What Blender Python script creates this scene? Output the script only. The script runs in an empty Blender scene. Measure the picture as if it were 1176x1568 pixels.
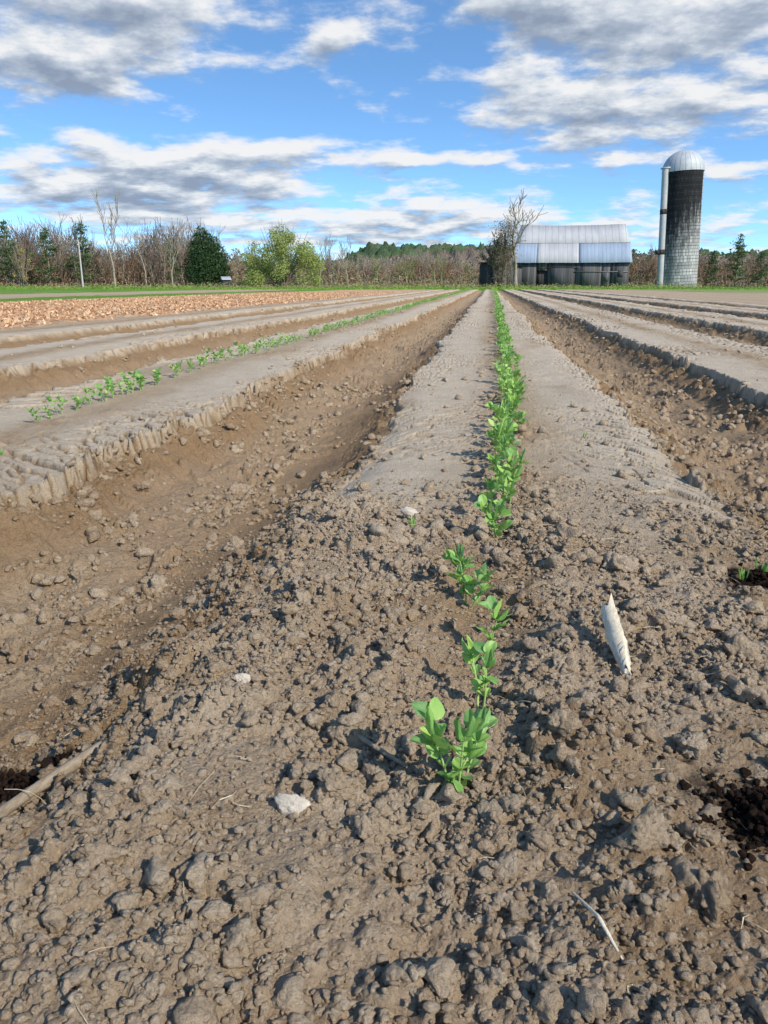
import bpy, math, random
import numpy as np
from mathutils import Vector
rad=math.radians
A0=rad(7.49); P0=rad(16.4)
sc=bpy.context.scene
# ---------------------------------------------------------------- noise utils
def hsh(ix,iy,seed):
    h=(ix*374761393+iy*668265263+seed*1442695041)&0xffffffff
    h=((h^(h>>13))*1274126177)&0xffffffff
    return h^(h>>16)
def vn(x,y,seed=0):
    x=np.asarray(x,dtype=np.float64);y=np.asarray(y,dtype=np.float64)
    x,y=np.broadcast_arrays(x,y)
    fx=np.floor(x);fy=np.floor(y);ix=fx.astype(np.int64);iy=fy.astype(np.int64)
    tx=x-fx;ty=y-fy;tx=tx*tx*(3-2*tx);ty=ty*ty*(3-2*ty)
    m=1/4294967295.
    a=hsh(ix,iy,seed)*m;b=hsh(ix+1,iy,seed)*m;c=hsh(ix,iy+1,seed)*m;d=hsh(ix+1,iy+1,seed)*m
    return (a*(1-tx)+b*tx)*(1-ty)+(c*(1-tx)+d*tx)*ty
def fbm(x,y,seed=0,o=4):
    s=0;a=.5;t=0
    for i in range(o):
        s=s+a*vn(x*2**i,y*2**i,seed+i*17);t+=a;a*=.5
    return s/t
def ss(a,b,x):
    t=np.clip((x-a)/(b-a),0,1);return t*t*(3-2*t)
def bumps(x,y,s,seed,dens=.8,facet=True):
    wx=x/s+.7*(vn(x/s*1.7,y/s*1.7,seed+5)-.5)+.45*(vn(x/s*4,y/s*4,seed+9)-.5)
    wy=y/s+.7*(vn(x/s*1.7,y/s*1.7,seed+6)-.5)+.45*(vn(x/s*4,y/s*4,seed+8)-.5)
    ix=np.floor(wx).astype(np.int64);iy=np.floor(wy).astype(np.int64)
    best=np.zeros_like(wx)
    for dx in(-1,0,1):
        for dy in(-1,0,1):
            h=hsh(ix+dx,iy+dy,seed)
            r1=(h&1023)/1023.;r2=((h>>10)&1023)/1023.;r3=((h>>20)&1023)/1023.
            r=np.where(r3>1-dens,.22+.5*((r3-1+dens)/dens)**1.5,0)
            ex=wx-(ix+dx)-r1;ey=wy-(iy+dy)-r2
            hh=np.sqrt(np.maximum(r*r-ex*ex-ey*ey,0))*1.15
            if facet:
                t1=((h>>5)&255)/255.-.5;t2=((h>>13)&255)/255.-.5
                hh=np.minimum(hh,np.maximum(r*.58+1.5*(ex*t1+ey*t2),0))
            best=np.maximum(best,hh)
    return best*s
def worley(x,y,seed):
    ix=np.floor(x).astype(np.int64);iy=np.floor(y).astype(np.int64)
    f1=np.full(x.shape,9.);f2=np.full(x.shape,9.);cr=np.zeros(x.shape)
    for dx in(-1,0,1):
        for dy in(-1,0,1):
            h=hsh(ix+dx,iy+dy,seed)
            d=np.sqrt((x-(ix+dx)-(h&1023)/1023.)**2+(y-(iy+dy)-((h>>10)&1023)/1023.)**2)
            c=((h>>20)&1023)/1023.
            lt=d<f1
            f2=np.where(lt,f1,np.minimum(f2,d));cr=np.where(lt,c,cr);f1=np.where(lt,d,f1)
    return f1,f2,cr
COMPOST_AND_HOLE=[(.295,.69,.078),(.49,1.35,.07),(-.56,.775,.035)]  # two compost patches; the third is a hole, its shade painted in compost colour
def rowx(y): return np.interp(y,[0,.7,1,1.75,2.3,5.2,31,90],[-.02,-.015,0,.045,.07,.13,.25,.3])
def fields(x,y):
    """height + zone masks"""
    x=np.asarray(x,dtype=np.float64);y=np.asarray(y,dtype=np.float64)
    wob=.07*(vn(y*.35,0*y,3)-.5)+.03*(vn(y*1.3,0*y,4)-.5)
    xs=x-wob
    n=np.round((xs+.8)/1.75);u=xs+.8-1.75*n;au=np.abs(u)
    side=np.where(u>0,1,-1)
    fieldm=((n>=-2)&(n<=4)).astype(float)*ss(90,85,y)
    fg=ss(2.0,1.35,y+.45*(vn(x*3,y*2,8)-.5))
    key=(n*2+side).astype(np.int64)
    mainb=((n==0)&(u>0))|((n==1)&(u<0))
    sf=np.where(mainb,.35+.65*ss(4.5,1.8,y),0.)
    yy=y+.55*side*(au-.4)+.10*vn(y*3.1,key*2.2,19)
    bi=np.floor(yy/.055+1.2*vn(y*7,key*3.3,12)).astype(np.int64)
    jit=.045*(1-sf)*(hsh(bi,key,77)/4294967295.-.5)*ss(.25,.6,vn(y*1.7,key*1.1,78)+.15)+.10*(vn(y*2.2,key*5.5,13)-.5)+.045*(vn(y*8+2*x,key*7.5,14)-.5)+.02*(vn(y*21,x*9,15)-.5)
    s=.4+jit-au
    hard=-(.060*ss(0,.022,s)+.070*ss(.01,.19,s)+.05*ss(.1,.4,s))
    soft=-.17*ss(-.12,.32,s)
    z=hard*(1-sf)+soft*sf
    D=np.where(n==1,.30+.70*ss(1.1,2.8,y),1.)
    z=z*D*fieldm
    infur=ss(-.02,.06,s)*fieldm
    bc=.875-au
    rough=np.where(s>0,.95,.11)
    wall=np.exp(-((s-.07)/.09)**2)*fieldm*(s>0)
    rough=np.maximum(rough,1.1*wall)
    rough=rough+.4*np.exp(-(bc/.13)**2)*(s<0)
    patch=ss(.42,.62,fbm(x*5,y*2.2,31,3))
    rough=rough*(.5+1.*patch)
    smoothf=np.exp(-((u-.15)/.10)**2)*(n==0)*ss(.6,.9,y)*ss(9,3,y)
    rough=rough*(1-.65*smoothf)
    p2=ss(.38,.6,fbm(x*7,y*7,33,3))
    rough=np.maximum(rough,fg*(.40+.85*p2)*(1-.8*smoothf*ss(.5,.8,y)))
    rough=np.clip(rough,0,1.35)
    z=z+.04*(fbm(x*3.5,y*3.5,41,3)-.5)*(fg*.8+.25)+.03*(fbm(x*1.2,y*.8,43,2)-.5)
    z=z+.045*(fbm(x*7,y*2.2,45,3)-.45)*infur*(1-.6*smoothf)
    z=z+.018*(fbm(x*14,y*14,44,3)-.5)*np.clip(rough*1.5,0,1)
    m=(np.abs(y)<2.6)&(np.abs(x)<2.4)
    z[m]+=.0075*(fbm(x[m]*75,y[m]*75,46,3)-.5)*np.clip(rough[m]+.1,0,1)
    for (sz,am,seed,lim,dn) in((.095,.42,101,60,.30),(.045,.52,102,16,.42),(.021,.60,103,7,.7),(.0105,.66,104,3.2,.85),(.0058,.6,105,1.5,.85)):
        m=(np.abs(y)<lim)&(np.abs(x)<lim*.9+1.)&(rough>.03)
        if m.any():
            b=bumps(x[m],y[m],sz,seed,dn,sz>.01)
            z[m]+=b*am*rough[m]
    m=(y<25)&(np.abs(x)<12)&(y>-.5)
    if m.any():
        b=bumps(x[m],y[m],.10,111,.20)
        z[m]+=b*.55*np.clip(.08+infur[m]+fg[m]*.25-.9*smoothf[m],0,1)
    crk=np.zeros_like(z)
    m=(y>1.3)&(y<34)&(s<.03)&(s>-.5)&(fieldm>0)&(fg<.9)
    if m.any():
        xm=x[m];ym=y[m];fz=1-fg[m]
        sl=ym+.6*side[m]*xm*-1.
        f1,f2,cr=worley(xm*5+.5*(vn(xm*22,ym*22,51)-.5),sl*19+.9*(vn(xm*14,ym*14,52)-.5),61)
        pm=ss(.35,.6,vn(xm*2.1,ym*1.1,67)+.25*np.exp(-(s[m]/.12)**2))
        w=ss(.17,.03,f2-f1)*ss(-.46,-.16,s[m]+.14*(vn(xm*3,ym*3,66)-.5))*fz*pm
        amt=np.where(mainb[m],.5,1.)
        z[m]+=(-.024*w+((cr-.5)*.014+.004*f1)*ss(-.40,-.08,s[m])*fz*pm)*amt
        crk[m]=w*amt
    rx=rowx(y)
    z=z-.018*np.exp(-((x-rx)/.07)**2)*fg+.006*np.exp(-((x-rx-.13)/.06)**2)*fg
    comp=np.zeros_like(z)
    for(cx,cy,cr_) in COMPOST_AND_HOLE:
        d=np.hypot(x-cx,y-cy)+.07*(vn(x*22,y*22,71)-.5)+.03*(vn(x*90,y*90,72)-.5)
        k=ss(cr_*1.1,cr_*.7,d)
        comp=np.maximum(comp,k);z=z-k*.004
    z=z+.0022*np.sin(y*95+x*38)*smoothf*ss(2.2,1.2,y)
    crust=(s<.02).astype(float)*(1-fg)*(1-.9*np.exp(-(bc/.14)**2)*ss(0,1,.4+patch))
    crust=crust*ss(.28,.5,fbm(x*2.6,y*1.1,91,4)+.12)*(1-.8*crk)*fieldm
    crust=np.maximum(crust,.40*fg*ss(.5,.7,fbm(x*9,y*9,92,3)))
    damp_shade=np.clip(infur*.55+wall*.5+.5*np.exp(-(bc/.13)**2)*(1-fg)+.3*smoothf,0,1)
    damp_shade=np.maximum(damp_shade,fg*.65*ss(.48,.66,fbm(x*4+9,y*4,94,4)))
    e=2.5*(vn(y*.3,x*.3,95)-.5)
    straw=ss(-5.3,-5.7,x+.15*e)*ss(-13.6,-13.2,x+.4*e)*ss(72,68,y)*ss(.36,.5,fbm(x*1.6,y*1.6,96,3)+.12)
    g1=ss(-13.4,-14,x+.4*e)*ss(-17.5,-17,x+.3*e)*1.2
    g2=ss(80,86,y+2*e)*1.2
    g3=ss(-24,-26,x+e)
    g4=ss(12,14,x+e)*ss(40,60,y)*.6
    grass=np.clip(np.maximum.reduce([g1,g2,g3,g4])*(.45+1.1*fbm(x*.8,y*.5,97,4)),0,1)
    grass=grass*(1-straw)
    z=z+.03*straw*fbm(x*4,y*4,98,3)
    z=z+grass*.05*fbm(x*2,y*2,99,3)
    return z,crust,np.maximum(comp,0),damp_shade+1.0*crk,straw,grass,rough  # crack mask added on top of moisture, for the painted crack shade
def hz(x,y):
    return float(fields(np.array([float(x)]),np.array([float(y)]))[0][0])
# ---------------------------------------------------------------- mesh builder
class MB:
    def __init__(s): s.v=[];s.f=[];s.m=[];s.n=0
    def add(s,v,f,mat=0):
        v=np.asarray(v,dtype=np.float64).reshape(-1,3);f=np.asarray(f,dtype=np.int64)
        s.v.append(v);s.f.append(f+s.n);s.m.append(np.full(len(f),mat));s.n+=len(v)
    def build(s,name,mats,smooth=False,parent=None,loc=None,zone=None):
        V=np.concatenate(s.v)
        me=bpy.data.meshes.new(name)
        me.vertices.add(len(V));me.vertices.foreach_set('co',V.astype(np.float32).ravel())
        tot=np.concatenate([np.full(len(f),f.shape[1]) for f in s.f]).astype(np.int32)
        lp=np.concatenate([f.ravel() for f in s.f]).astype(np.int32)
        st=np.concatenate([[0],np.cumsum(tot)[:-1]]).astype(np.int32)
        me.loops.add(len(lp));me.loops.foreach_set('vertex_index',lp)
        me.polygons.add(len(tot));me.polygons.foreach_set('loop_start',st);me.polygons.foreach_set('loop_total',tot)
        me.polygons.foreach_set('material_index',np.concatenate(s.m).astype(np.int32))
        if smooth: me.polygons.foreach_set('use_smooth',np.ones(len(tot),dtype=bool))
        me.update(calc_edges=True)
        if len(tot)<200000: me.validate()
        if zone is not None:
            a=me.attributes.new('zone','FLOAT_COLOR','POINT');a.data.foreach_set('color',zone.astype(np.float32).ravel())
        for m in mats: me.materials.append(m)
        o=bpy.data.objects.new(name,me);sc.collection.objects.link(o)
        if parent: o.parent=parent
        if loc is not None: o.location=loc
        return o
    def box(s,c,d,mat=0,rot=0):
        x,y,z=[k/2 for k in d]
        v=np.array([[-x,-y,-z],[x,-y,-z],[x,y,-z],[-x,y,-z],[-x,-y,z],[x,-y,z],[x,y,z],[-x,y,z]])
        if rot:
            c_,s_=math.cos(rot),math.sin(rot);v=np.stack([v[:,0]*c_-v[:,1]*s_,v[:,0]*s_+v[:,1]*c_,v[:,2]],1)
        s.add(v+np.array(c),[[0,3,2,1],[4,5,6,7],[0,1,5,4],[1,2,6,5],[2,3,7,6],[3,0,4,7]],mat)
    def tubes(s,segs,sides=4,mat=0):
        a=np.array(segs,dtype=np.float64)
        p0=a[:,:3];p1=a[:,3:6];d=p1-p0;L=np.linalg.norm(d,axis=1,keepdims=True)+1e-9;d=d/L
        ref=np.where(np.abs(d[:,2:3])>.9,np.array([[1,0,0]]),np.array([[0,0,1]]))
        e1=np.cross(d,ref);e1/=np.linalg.norm(e1,axis=1,keepdims=True)+1e-9;e2=np.cross(d,e1)
        vs=[]
        for p,r in((p0,a[:,6:7]),(p1,a[:,7:8])):
            for k in range(sides):
                t=2*math.pi*k/sides;vs.append(p+r*(e1*math.cos(t)+e2*math.sin(t)))
        V=np.stack(vs,1).reshape(-1,3)
        base=np.arange(len(a))[:,None]*2*sides
        F=[]
        for k in range(sides):
            k2=(k+1)%sides;F.append(np.concatenate([base+k,base+k2,base+sides+k2,base+sides+k],1))
        s.add(V,np.concatenate(F),mat)
    def quads(s,c,size,rng,mat=0,asp=.6,up=0.):
        n=len(c);a=rng.normal(size=(n,3));a/=np.linalg.norm(a,axis=1,keepdims=True)
        b=rng.normal(size=(n,3));b[:,2]+=up;b=np.cross(a,b);b/=np.linalg.norm(b,axis=1,keepdims=True)+1e-9
        sz=(np.asarray(size)*np.ones(n))[:,None]*(.6+.8*rng.random((n,1)))
        a=a*sz*.5;b=b*sz*.5*asp
        V=np.stack([c-a,c-b,c+a,c+b],1).reshape(-1,3)
        s.add(V,np.arange(4*n).reshape(-1,4),mat)
# ---------------------------------------------------------------- materials
def newmat(name):
    m=bpy.data.materials.new(name);m.use_nodes=True;nt=m.node_tree
    b=nt.nodes['Principled BSDF'];return m,nt,b
def nd(nt,t,**k):
    n=nt.nodes.new(t)
    for a,v in k.items(): setattr(n,a,v)
    return n
def ramp(nt,fac,stops):
    r=nt.nodes.new('ShaderNodeValToRGB');e=r.color_ramp.elements
    while len(e)<len(stops): e.new(.5)
    for i,(p,c) in enumerate(stops): e[i].position=p;e[i].color=(*c,1)
    nt.links.new(fac,r.inputs[0]);return r.outputs[0]
def mixc(nt,f,a,b,bt='MIX'):
    m=nt.nodes.new('ShaderNodeMix');m.data_type='RGBA';m.blend_type=bt
    for sock,v in((m.inputs[0],f),(m.inputs[6],a),(m.inputs[7],b)):
        if hasattr(v,'links') or hasattr(v,'is_linked'): nt.links.new(v,sock)
        elif isinstance(v,(int,float)): sock.default_value=v
        else: sock.default_value=(*v,1)
    return m.outputs[2]
def math_(nt,op,a,b=None,c=None,cl=False):
    m=nt.nodes.new('ShaderNodeMath');m.operation=op;m.use_clamp=cl
    for i,v in enumerate((a,b,c)):
        if v is None: continue
        if isinstance(v,(int,float)): m.inputs[i].default_value=v
        else: nt.links.new(v,m.inputs[i])
    return m.outputs[0]
def noise(nt,vec,scale,detail=4,rough=.6,dim=None):
    n=nt.nodes.new('ShaderNodeTexNoise');n.inputs['Scale'].default_value=scale;n.inputs['Detail'].default_value=detail;n.inputs['Roughness'].default_value=rough
    if vec is not None: nt.links.new(vec,n.inputs['Vector'])
    return n.outputs[0]
def mapping(nt,vec,scale=(1,1,1),rot=(0,0,0)):
    n=nt.nodes.new('ShaderNodeMapping');n.inputs['Scale'].default_value=scale;n.inputs['Rotation'].default_value=rot
    nt.links.new(vec,n.inputs['Vector']);return n.outputs[0]
def tc(nt): return nt.nodes.new('ShaderNodeTexCoord').outputs['Object']
def bump(nt,h,b,strength=.5,dist=.01,prev=None):
    n=nt.nodes.new('ShaderNodeBump');n.inputs['Strength'].default_value=strength;n.inputs['Distance'].default_value=dist
    nt.links.new(h,n.inputs['Height'])
    if prev is not None: nt.links.new(prev,n.inputs['Normal'])
    if b is not None: nt.links.new(n.outputs[0],b.inputs['Normal'])
    return n.outputs[0]
def soil_mat():
    m,nt,b=newmat('soil');v=tc(nt)
    at=nd(nt,'ShaderNodeAttribute',attribute_name='zone');sep=nt.nodes.new('ShaderNodeSeparateColor');nt.links.new(at.outputs['Color'],sep.inputs[0])
    crust,comp,straw=sep.outputs[0],sep.outputs[1],sep.outputs[2];grass=at.outputs['Alpha']
    at2=nd(nt,'ShaderNodeAttribute',attribute_name='damp_shade');damp_shade=at2.outputs['Fac']
    n1=noise(nt,v,6,6,.65);n2=noise(nt,v,110,4,.7)
    loose=ramp(nt,n2,[(.25,(.27,.195,.127)),(.5,(.42,.318,.217)),(.75,(.57,.455,.325))])
    loose=mixc(nt,math_(nt,'MULTIPLY',n1,.7),loose,(.41,.308,.208))
    cr=ramp(nt,n1,[(.3,(.48,.385,.28)),(.7,(.61,.515,.395))])
    cr=mixc(nt,.3,cr,ramp(nt,n2,[(.3,(.36,.28,.19)),(.7,(.69,.595,.465))]))
    col=mixc(nt,crust,loose,cr)
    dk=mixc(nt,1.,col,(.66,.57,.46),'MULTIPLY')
    col=mixc(nt,math_(nt,'MINIMUM',damp_shade,1.),col,dk)
    col=mixc(nt,math_(nt,'MULTIPLY',math_(nt,'SUBTRACT',damp_shade,1.,None,True),.8),col,(.10,.075,.05))  # moist soil in the cracks, with their shade painted into the colour
    vo=nt.nodes.new('ShaderNodeTexVoronoi');nt.links.new(mapping(nt,v,(1,.6,1),(0,0,.6)),vo.inputs['Vector']);vo.inputs['Scale'].default_value=14
    sp=nt.nodes.new('ShaderNodeSeparateColor');nt.links.new(vo.outputs['Color'],sp.inputs[0])
    st=ramp(nt,sp.outputs[0],[(0,(.24,.125,.065)),(.35,(.50,.28,.15)),(.7,(.62,.39,.22)),(1,(.70,.49,.31))])
    col=mixc(nt,straw,col,st)
    gr=ramp(nt,noise(nt,mapping(nt,v,(1,.35,1)),2.2,5,.7),[(.3,(.16,.16,.06)),(.45,(.10,.21,.025)),(.75,(.18,.33,.045))])
    col=mixc(nt,grass,col,gr)
    cm=ramp(nt,n2,[(.3,(.014,.009,.007)),(.62,(.04,.024,.017)),(.8,(.10,.065,.045))])
    col=mixc(nt,comp,col,cm)
    nt.links.new(col,b.inputs['Base Color']);b.inputs['Roughness'].default_value=1;b.inputs['Specular IOR Level'].default_value=.06
    v2=nt.nodes.new('ShaderNodeTexVoronoi');v2.inputs['Scale'].default_value=230;nt.links.new(v,v2.inputs['Vector'])
    hh=math_(nt,'SUBTRACT',noise(nt,v,260,5,.75),math_(nt,'MULTIPLY',v2.outputs['Distance'],.6))
    p=bump(nt,noise(nt,v,32,7,.75),None,.6,.02)
    bump(nt,hh,b,1.,.0045,p)
    return m
SOIL=soil_mat()
def simple(name,c1,c2,scale=5,rough=.9,bs=.3,bd=.02,stretch=(1,1,1),spec=.2,island=False):
    m,nt,b=newmat(name);v=mapping(nt,tc(nt),stretch)
    if island:
        g=nt.nodes.new('ShaderNodeNewGeometry');f=g.outputs['Random Per Island']
        f=math_(nt,'ADD',math_(nt,'MULTIPLY',f,.6),math_(nt,'MULTIPLY',noise(nt,v,scale,3),.4))
    else: f=noise(nt,v,scale,5,.65)
    nt.links.new(ramp(nt,f,[(.25,c1),(.75,c2)]),b.inputs['Base Color'])
    b.inputs['Roughness'].default_value=rough;b.inputs['Specular IOR Level'].default_value=spec
    if bs and not island: bump(nt,noise(nt,v,scale*4,4),b,bs,bd)
    return m
def leafmat(name,stops,trans=.3,rough=.5,nsc=.5):
    m,nt,b=newmat(name)
    g=nt.nodes.new('ShaderNodeNewGeometry')
    f=math_(nt,'ADD',math_(nt,'MULTIPLY',g.outputs['Random Per Island'],.55),math_(nt,'MULTIPLY',noise(nt,tc(nt),nsc,3),.45))
    c=ramp(nt,f,stops);nt.links.new(c,b.inputs['Base Color']);b.inputs['Roughness'].default_value=rough;b.inputs['Specular IOR Level'].default_value=.2
    if trans>0:
        t=nt.nodes.new('ShaderNodeBsdfTranslucent');nt.links.new(c,t.inputs[0])
        mx=nt.nodes.new('ShaderNodeMixShader');mx.inputs[0].default_value=trans
        nt.links.new(b.outputs[0],mx.inputs[1]);nt.links.new(t.outputs[0],mx.inputs[2])
        nt.links.new(mx.outputs[0],nt.nodes['Material Output'].inputs[0])
    return m
# ---------------------------------------------------------------- ground
def axis_x():
    p=list(np.arange(0,.75,.0036));x=.75
    while x<6: p.append(x);x+=.0036+.0062*(x-.75)
    d=.037
    while x<2500: p.append(x);x+=d;d*=1.05
    p=np.array(p);return np.concatenate([-p[:0:-1],p])
def axis_y():
    p=list(np.arange(.34,1.2,.0032));y=1.2
    while y<3000: p.append(y);y+=.0032*(y/1.2)**1.35
    q=[];y=.34;d=.006
    while y>-4: y-=d;d*=1.08;q.append(y)
    q+= [-8,-20,-60,-300]
    return np.array(q[::-1]+p)
X=axis_x();Y=axis_y();nx,ny=len(X),len(Y);print('grid',nx,ny)
GX,GY=np.meshgrid(X,Y);gx=GX.ravel();gy=GY.ravel()
z,crust,comp,damp_shade,straw,grass,rough=fields(gx,gy)
idx=np.arange(nx*ny).reshape(ny,nx)
F=np.stack([idx[:-1,:-1],idx[:-1,1:],idx[1:,1:],idx[1:,:-1]],-1).reshape(-1,4)
mb=MB();mb.add(np.stack([gx,gy,z],1),F)
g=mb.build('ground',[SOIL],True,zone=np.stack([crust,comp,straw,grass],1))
a=g.data.attributes.new('damp_shade','FLOAT','POINT');a.data.foreach_set('value',damp_shade.astype(np.float32))
# ---------------------------------------------------------------- clods
import bmesh
def ico(sub):
    bm=bmesh.new();bmesh.ops.create_icosphere(bm,subdivisions=sub,radius=1)
    v=np.array([q.co[:] for q in bm.verts]);f=np.array([[q.index for q in t.verts] for t in bm.faces]);bm.free();return v,f
I2=ico(2);I3=ico(3);I4=ico(4)
rng=np.random.default_rng(5)
def rock(base,rng,planes=9,nz=.12):
    d=base/np.linalg.norm(base,axis=1,keepdims=True)
    n=rng.normal(size=(planes,3));n/=np.linalg.norm(n,axis=1,keepdims=True)
    off=.5+.5*rng.random(planes)
    dot=d@n.T;r=np.min(np.where(dot>.15,off/np.maximum(dot,.15),9),axis=1);r=np.minimum(r,1.15)
    for fr,am in((5,1.),(11,.6),(22,.35)):
        k=rng.normal(size=(6,3))*fr;ph=rng.random(6)*6
        r=r*(1+nz*am*np.sum(np.sin(d@k.T+ph),1)/2.4)
    return d*r[:,None]*np.array([1,.65+.4*rng.random(),.5+.3*rng.random()])
def scatter(name,pts,radii,base,nvar,rng,cr_rng=(0,.5),smooth=False,mat=None,sink=.25,nz=.12,lift=None,comp=None):
    vv,ff=base;vars_=[rock(vv,rng,9,nz) for _ in range(nvar)]
    zz=fields(pts[:,0],pts[:,1]);N=len(pts)
    ang=rng.random(N)*6.28;tl=rng.normal(size=N)*.5;vi=rng.integers(0,nvar,N)
    VV=np.array(vars_)[vi]*radii[:,None,None]
    y=VV[:,:,1]*np.cos(tl)[:,None]-VV[:,:,2]*np.sin(tl)[:,None];z_=VV[:,:,1]*np.sin(tl)[:,None]+VV[:,:,2]*np.cos(tl)[:,None]
    x=VV[:,:,0]*np.cos(ang)[:,None]-y*np.sin(ang)[:,None];y2=VV[:,:,0]*np.sin(ang)[:,None]+y*np.cos(ang)[:,None]
    V=np.stack([x+pts[:,0:1],y2+pts[:,1:2],z_+(zz[0]+radii*sink+(0 if lift is None else lift))[:,None]],-1).reshape(-1,3)
    Fc=(ff[None]+(np.arange(N)*len(vv))[:,None,None]).reshape(-1,3)
    c=cr_rng[0]+(cr_rng[1]-cr_rng[0])*rng.random(N)
    zone=np.repeat(np.stack([c,zz[2] if comp is None else comp+0*c,0*c,0*c],1),len(vv),0)
    mb=MB();mb.add(V,Fc);o=mb.build(name,[mat or SOIL],smooth,zone=zone)
    a=o.data.attributes.new('damp_shade','FLOAT','POINT');a.data.foreach_set('value',np.repeat(np.minimum(zz[3],1)*.7*rng.random(N),len(vv)).astype(np.float32))
    return o
def sample(n,x0,x1,y0,y1,rng,power=1.,thr=.0):
    x=x0+(x1-x0)*rng.random(n);y=y0+(y1-y0)*rng.random(n)**power
    r=fields(x,y)[6];k=rng.random(n)<np.clip((r-thr).clip(0)**1.4,0.03,1);return np.stack([x[k],y[k]],1)
p=sample(88000,-.75,.85,.33,2.0,rng,1.0)
r=.0015+.0046*rng.random(len(p))**2.4
scatter('soil_crumbs',p,r,I2,16,rng)
p=sample(7500,-.95,1.2,.33,2.4,rng)
r=.0050+.0110*rng.random(len(p))**2.8
scatter('soil_clods',p,r,I3,20,rng,nz=.15)
p=np.concatenate([sample(11000,-1.35,1.8,1.3,5,rng,1.2,.2),sample(6000,-4.5,5.5,4,16,rng,1.3,.25)])
r=.004+.017*rng.random(len(p))**3+.0012*p[:,1]*rng.random(len(p))
scatter('furrow_clods',p,r,I2,16,rng,cr_rng=(0,.6))
P_=[];R_=[];Lf=[]
for(cx,cy,cr_),n_ in zip(COMPOST_AND_HOLE,(1100,420,150)):
    a_=rng.random(n_)*6.28;q=np.abs(rng.normal(size=n_))*.42*cr_*1.15;P_.append(np.stack([cx+q*np.cos(a_),cy+q*np.sin(a_)],1));R_.append(.0010+.0055*rng.random(n_)**2.8);Lf.append(.022*np.exp(-(q/(cr_*.5))**2)*rng.random(n_)*(cr_/.07))
scatter('compost_and_hole_clump',np.concatenate(P_),np.concatenate(R_),I2,14,rng,lift=np.concatenate(Lf),comp=1.)
big=[(.167,1.49,.032),(-.10,1.36,.025),(.16,.62,.022),(.204,.573,.023),(.185,.635,.015),(.30,1.12,.032),(.36,1.02,.028),(.13,1.05,.028),(.42,1.2,.032),(.245,1.14,.022),
     (-.135,.66,.017),(.33,.9,.026),(.24,1.34,.026),(-.32,.52,.017),(-.18,.50,.014),(.40,.80,.026),(.05,.50,.014),(-.36,.70,.014),(.5,1.05,.034),(.6,1.25,.034),(.30,.55,.024),
     (-.30,1.9,.022),(-.95,1.9,.03),(-.72,1.55,.026),(-1.0,1.35,.034),(-.85,1.2,.028),(.75,1.6,.034),(.9,1.9,.038),(-.62,1.02,.018),(.07,.62,.012),(-.05,.55,.012),(-.62,1.8,.022),(1.0,1.5,.034),(-.8,2.4,.034),(.95,2.6,.034),(.24,.79,.018),(.37,.69,.02),
     (-.35,.60,.018),(-.42,.55,.02),(-.25,.56,.013),(-.9,1.55,.028),(-.78,1.35,.03),(-1.05,2.2,.03),(-.98,2.9,.035),(-.75,3.1,.03),(.10,.80,.012),(.12,.95,.018),(-.27,1.1,.02),(-.33,.95,.015),(.02,1.12,.014),(-.2,1.25,.016)]
big=np.array(big);scatter('soil_lumps',big[:,:2],big[:,2],I4,30,rng,cr_rng=(.05,.5),sink=.15,nz=.19)
STONE=simple('pale_stone',(.38,.33,.26),(.58,.52,.43),90,.9,.6,.003)
for (x,y,r_) in[(-.175,.628,.0155),(-.29,.835,.010),(-.16,1.636,.018)]:
    mb=MB();v=rock(I4[0],rng,8,.10)*r_*np.array([1.1,.75,.95]);mb.add(v,I4[1]);mb.build('pale_stone',[STONE],True,loc=(x,y,hz(x,y)+r_*.35))
# ---------------------------------------------------------------- debris
WOOD=simple('dry_wood',(.52,.42,.29),(.86,.78,.62),45,.8,.5,.003,(6,6,.6))
GREYW=simple('grey_wood',(.18,.14,.10),(.40,.33,.24),40,.9,.6,.004,(4,1,4))
def limb(name,pts,rad_,mat,sides=10,jag=.12,seed=1,spl=.4):
    rg=np.random.default_rng(seed);P=np.array(pts,float);n=24
    t=np.linspace(0,len(P)-1,n);Q=np.stack([np.interp(t,range(len(P)),P[:,k]) for k in range(3)],1)
    R=np.interp(np.linspace(0,len(rad_)-1,n),range(len(rad_)),rad_)
    d=Q[-1]-Q[0];d/=np.linalg.norm(d);e1=np.cross(d,[0,0,1]);e1/=np.linalg.norm(e1);e2=np.cross(d,e1)
    off=1+jag*rg.normal(size=sides);V=[];so=rg.normal(size=sides)
    for i in range(n):
        for k in range(sides):
            a=2*math.pi*k/sides+.02*i;V.append(Q[i]+R[i]*off[k]*(1+jag*.4*rg.normal())*(e1*math.cos(a)+e2*math.sin(a))+(d*R[i]*spl*so[k] if i in(0,n-1) else 0))
    F=[[i*sides+k,i*sides+(k+1)%sides,(i+1)*sides+(k+1)%sides,(i+1)*sides+k] for i in range(n-1) for k in range(sides)]
    mb=MB();mb.add(V,F)
    for ring in(0,n-1):
        vs=[V[ring*sides+k] for k in range(sides)];mb.add(vs+[np.mean(vs,0)],[[k,(k+1)%sides,sides] for k in range(sides)])
    return mb.build(name,[mat],False)
h0=hz(.19,.955)
limb('wood_fragment',[(.194,.935,h0+.010),(.189,.985,h0+.028),(.182,1.045,h0+.052)],[.005,.008,.0105,.0125,.0115,.010],WOOD,12,.16,3,1.3)
h0=hz(-.49,.72)
limb('dead_stick',[(-.545,.58,h0+.008),(-.50,.69,h0+.016),(-.455,.785,h0+.022),(-.43,.83,h0+.008)],[.008,.0065,.0085,.003],GREYW,9,.12,4)
limb('dry_twig',[(-.165,.778,hz(-.165,.778)+.008),(-.12,.75,hz(-.12,.75)+.012),(-.07,.722,hz(-.07,.722)+.008)],[.0016,.0028,.0018],GREYW,7,.1,6)
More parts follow.
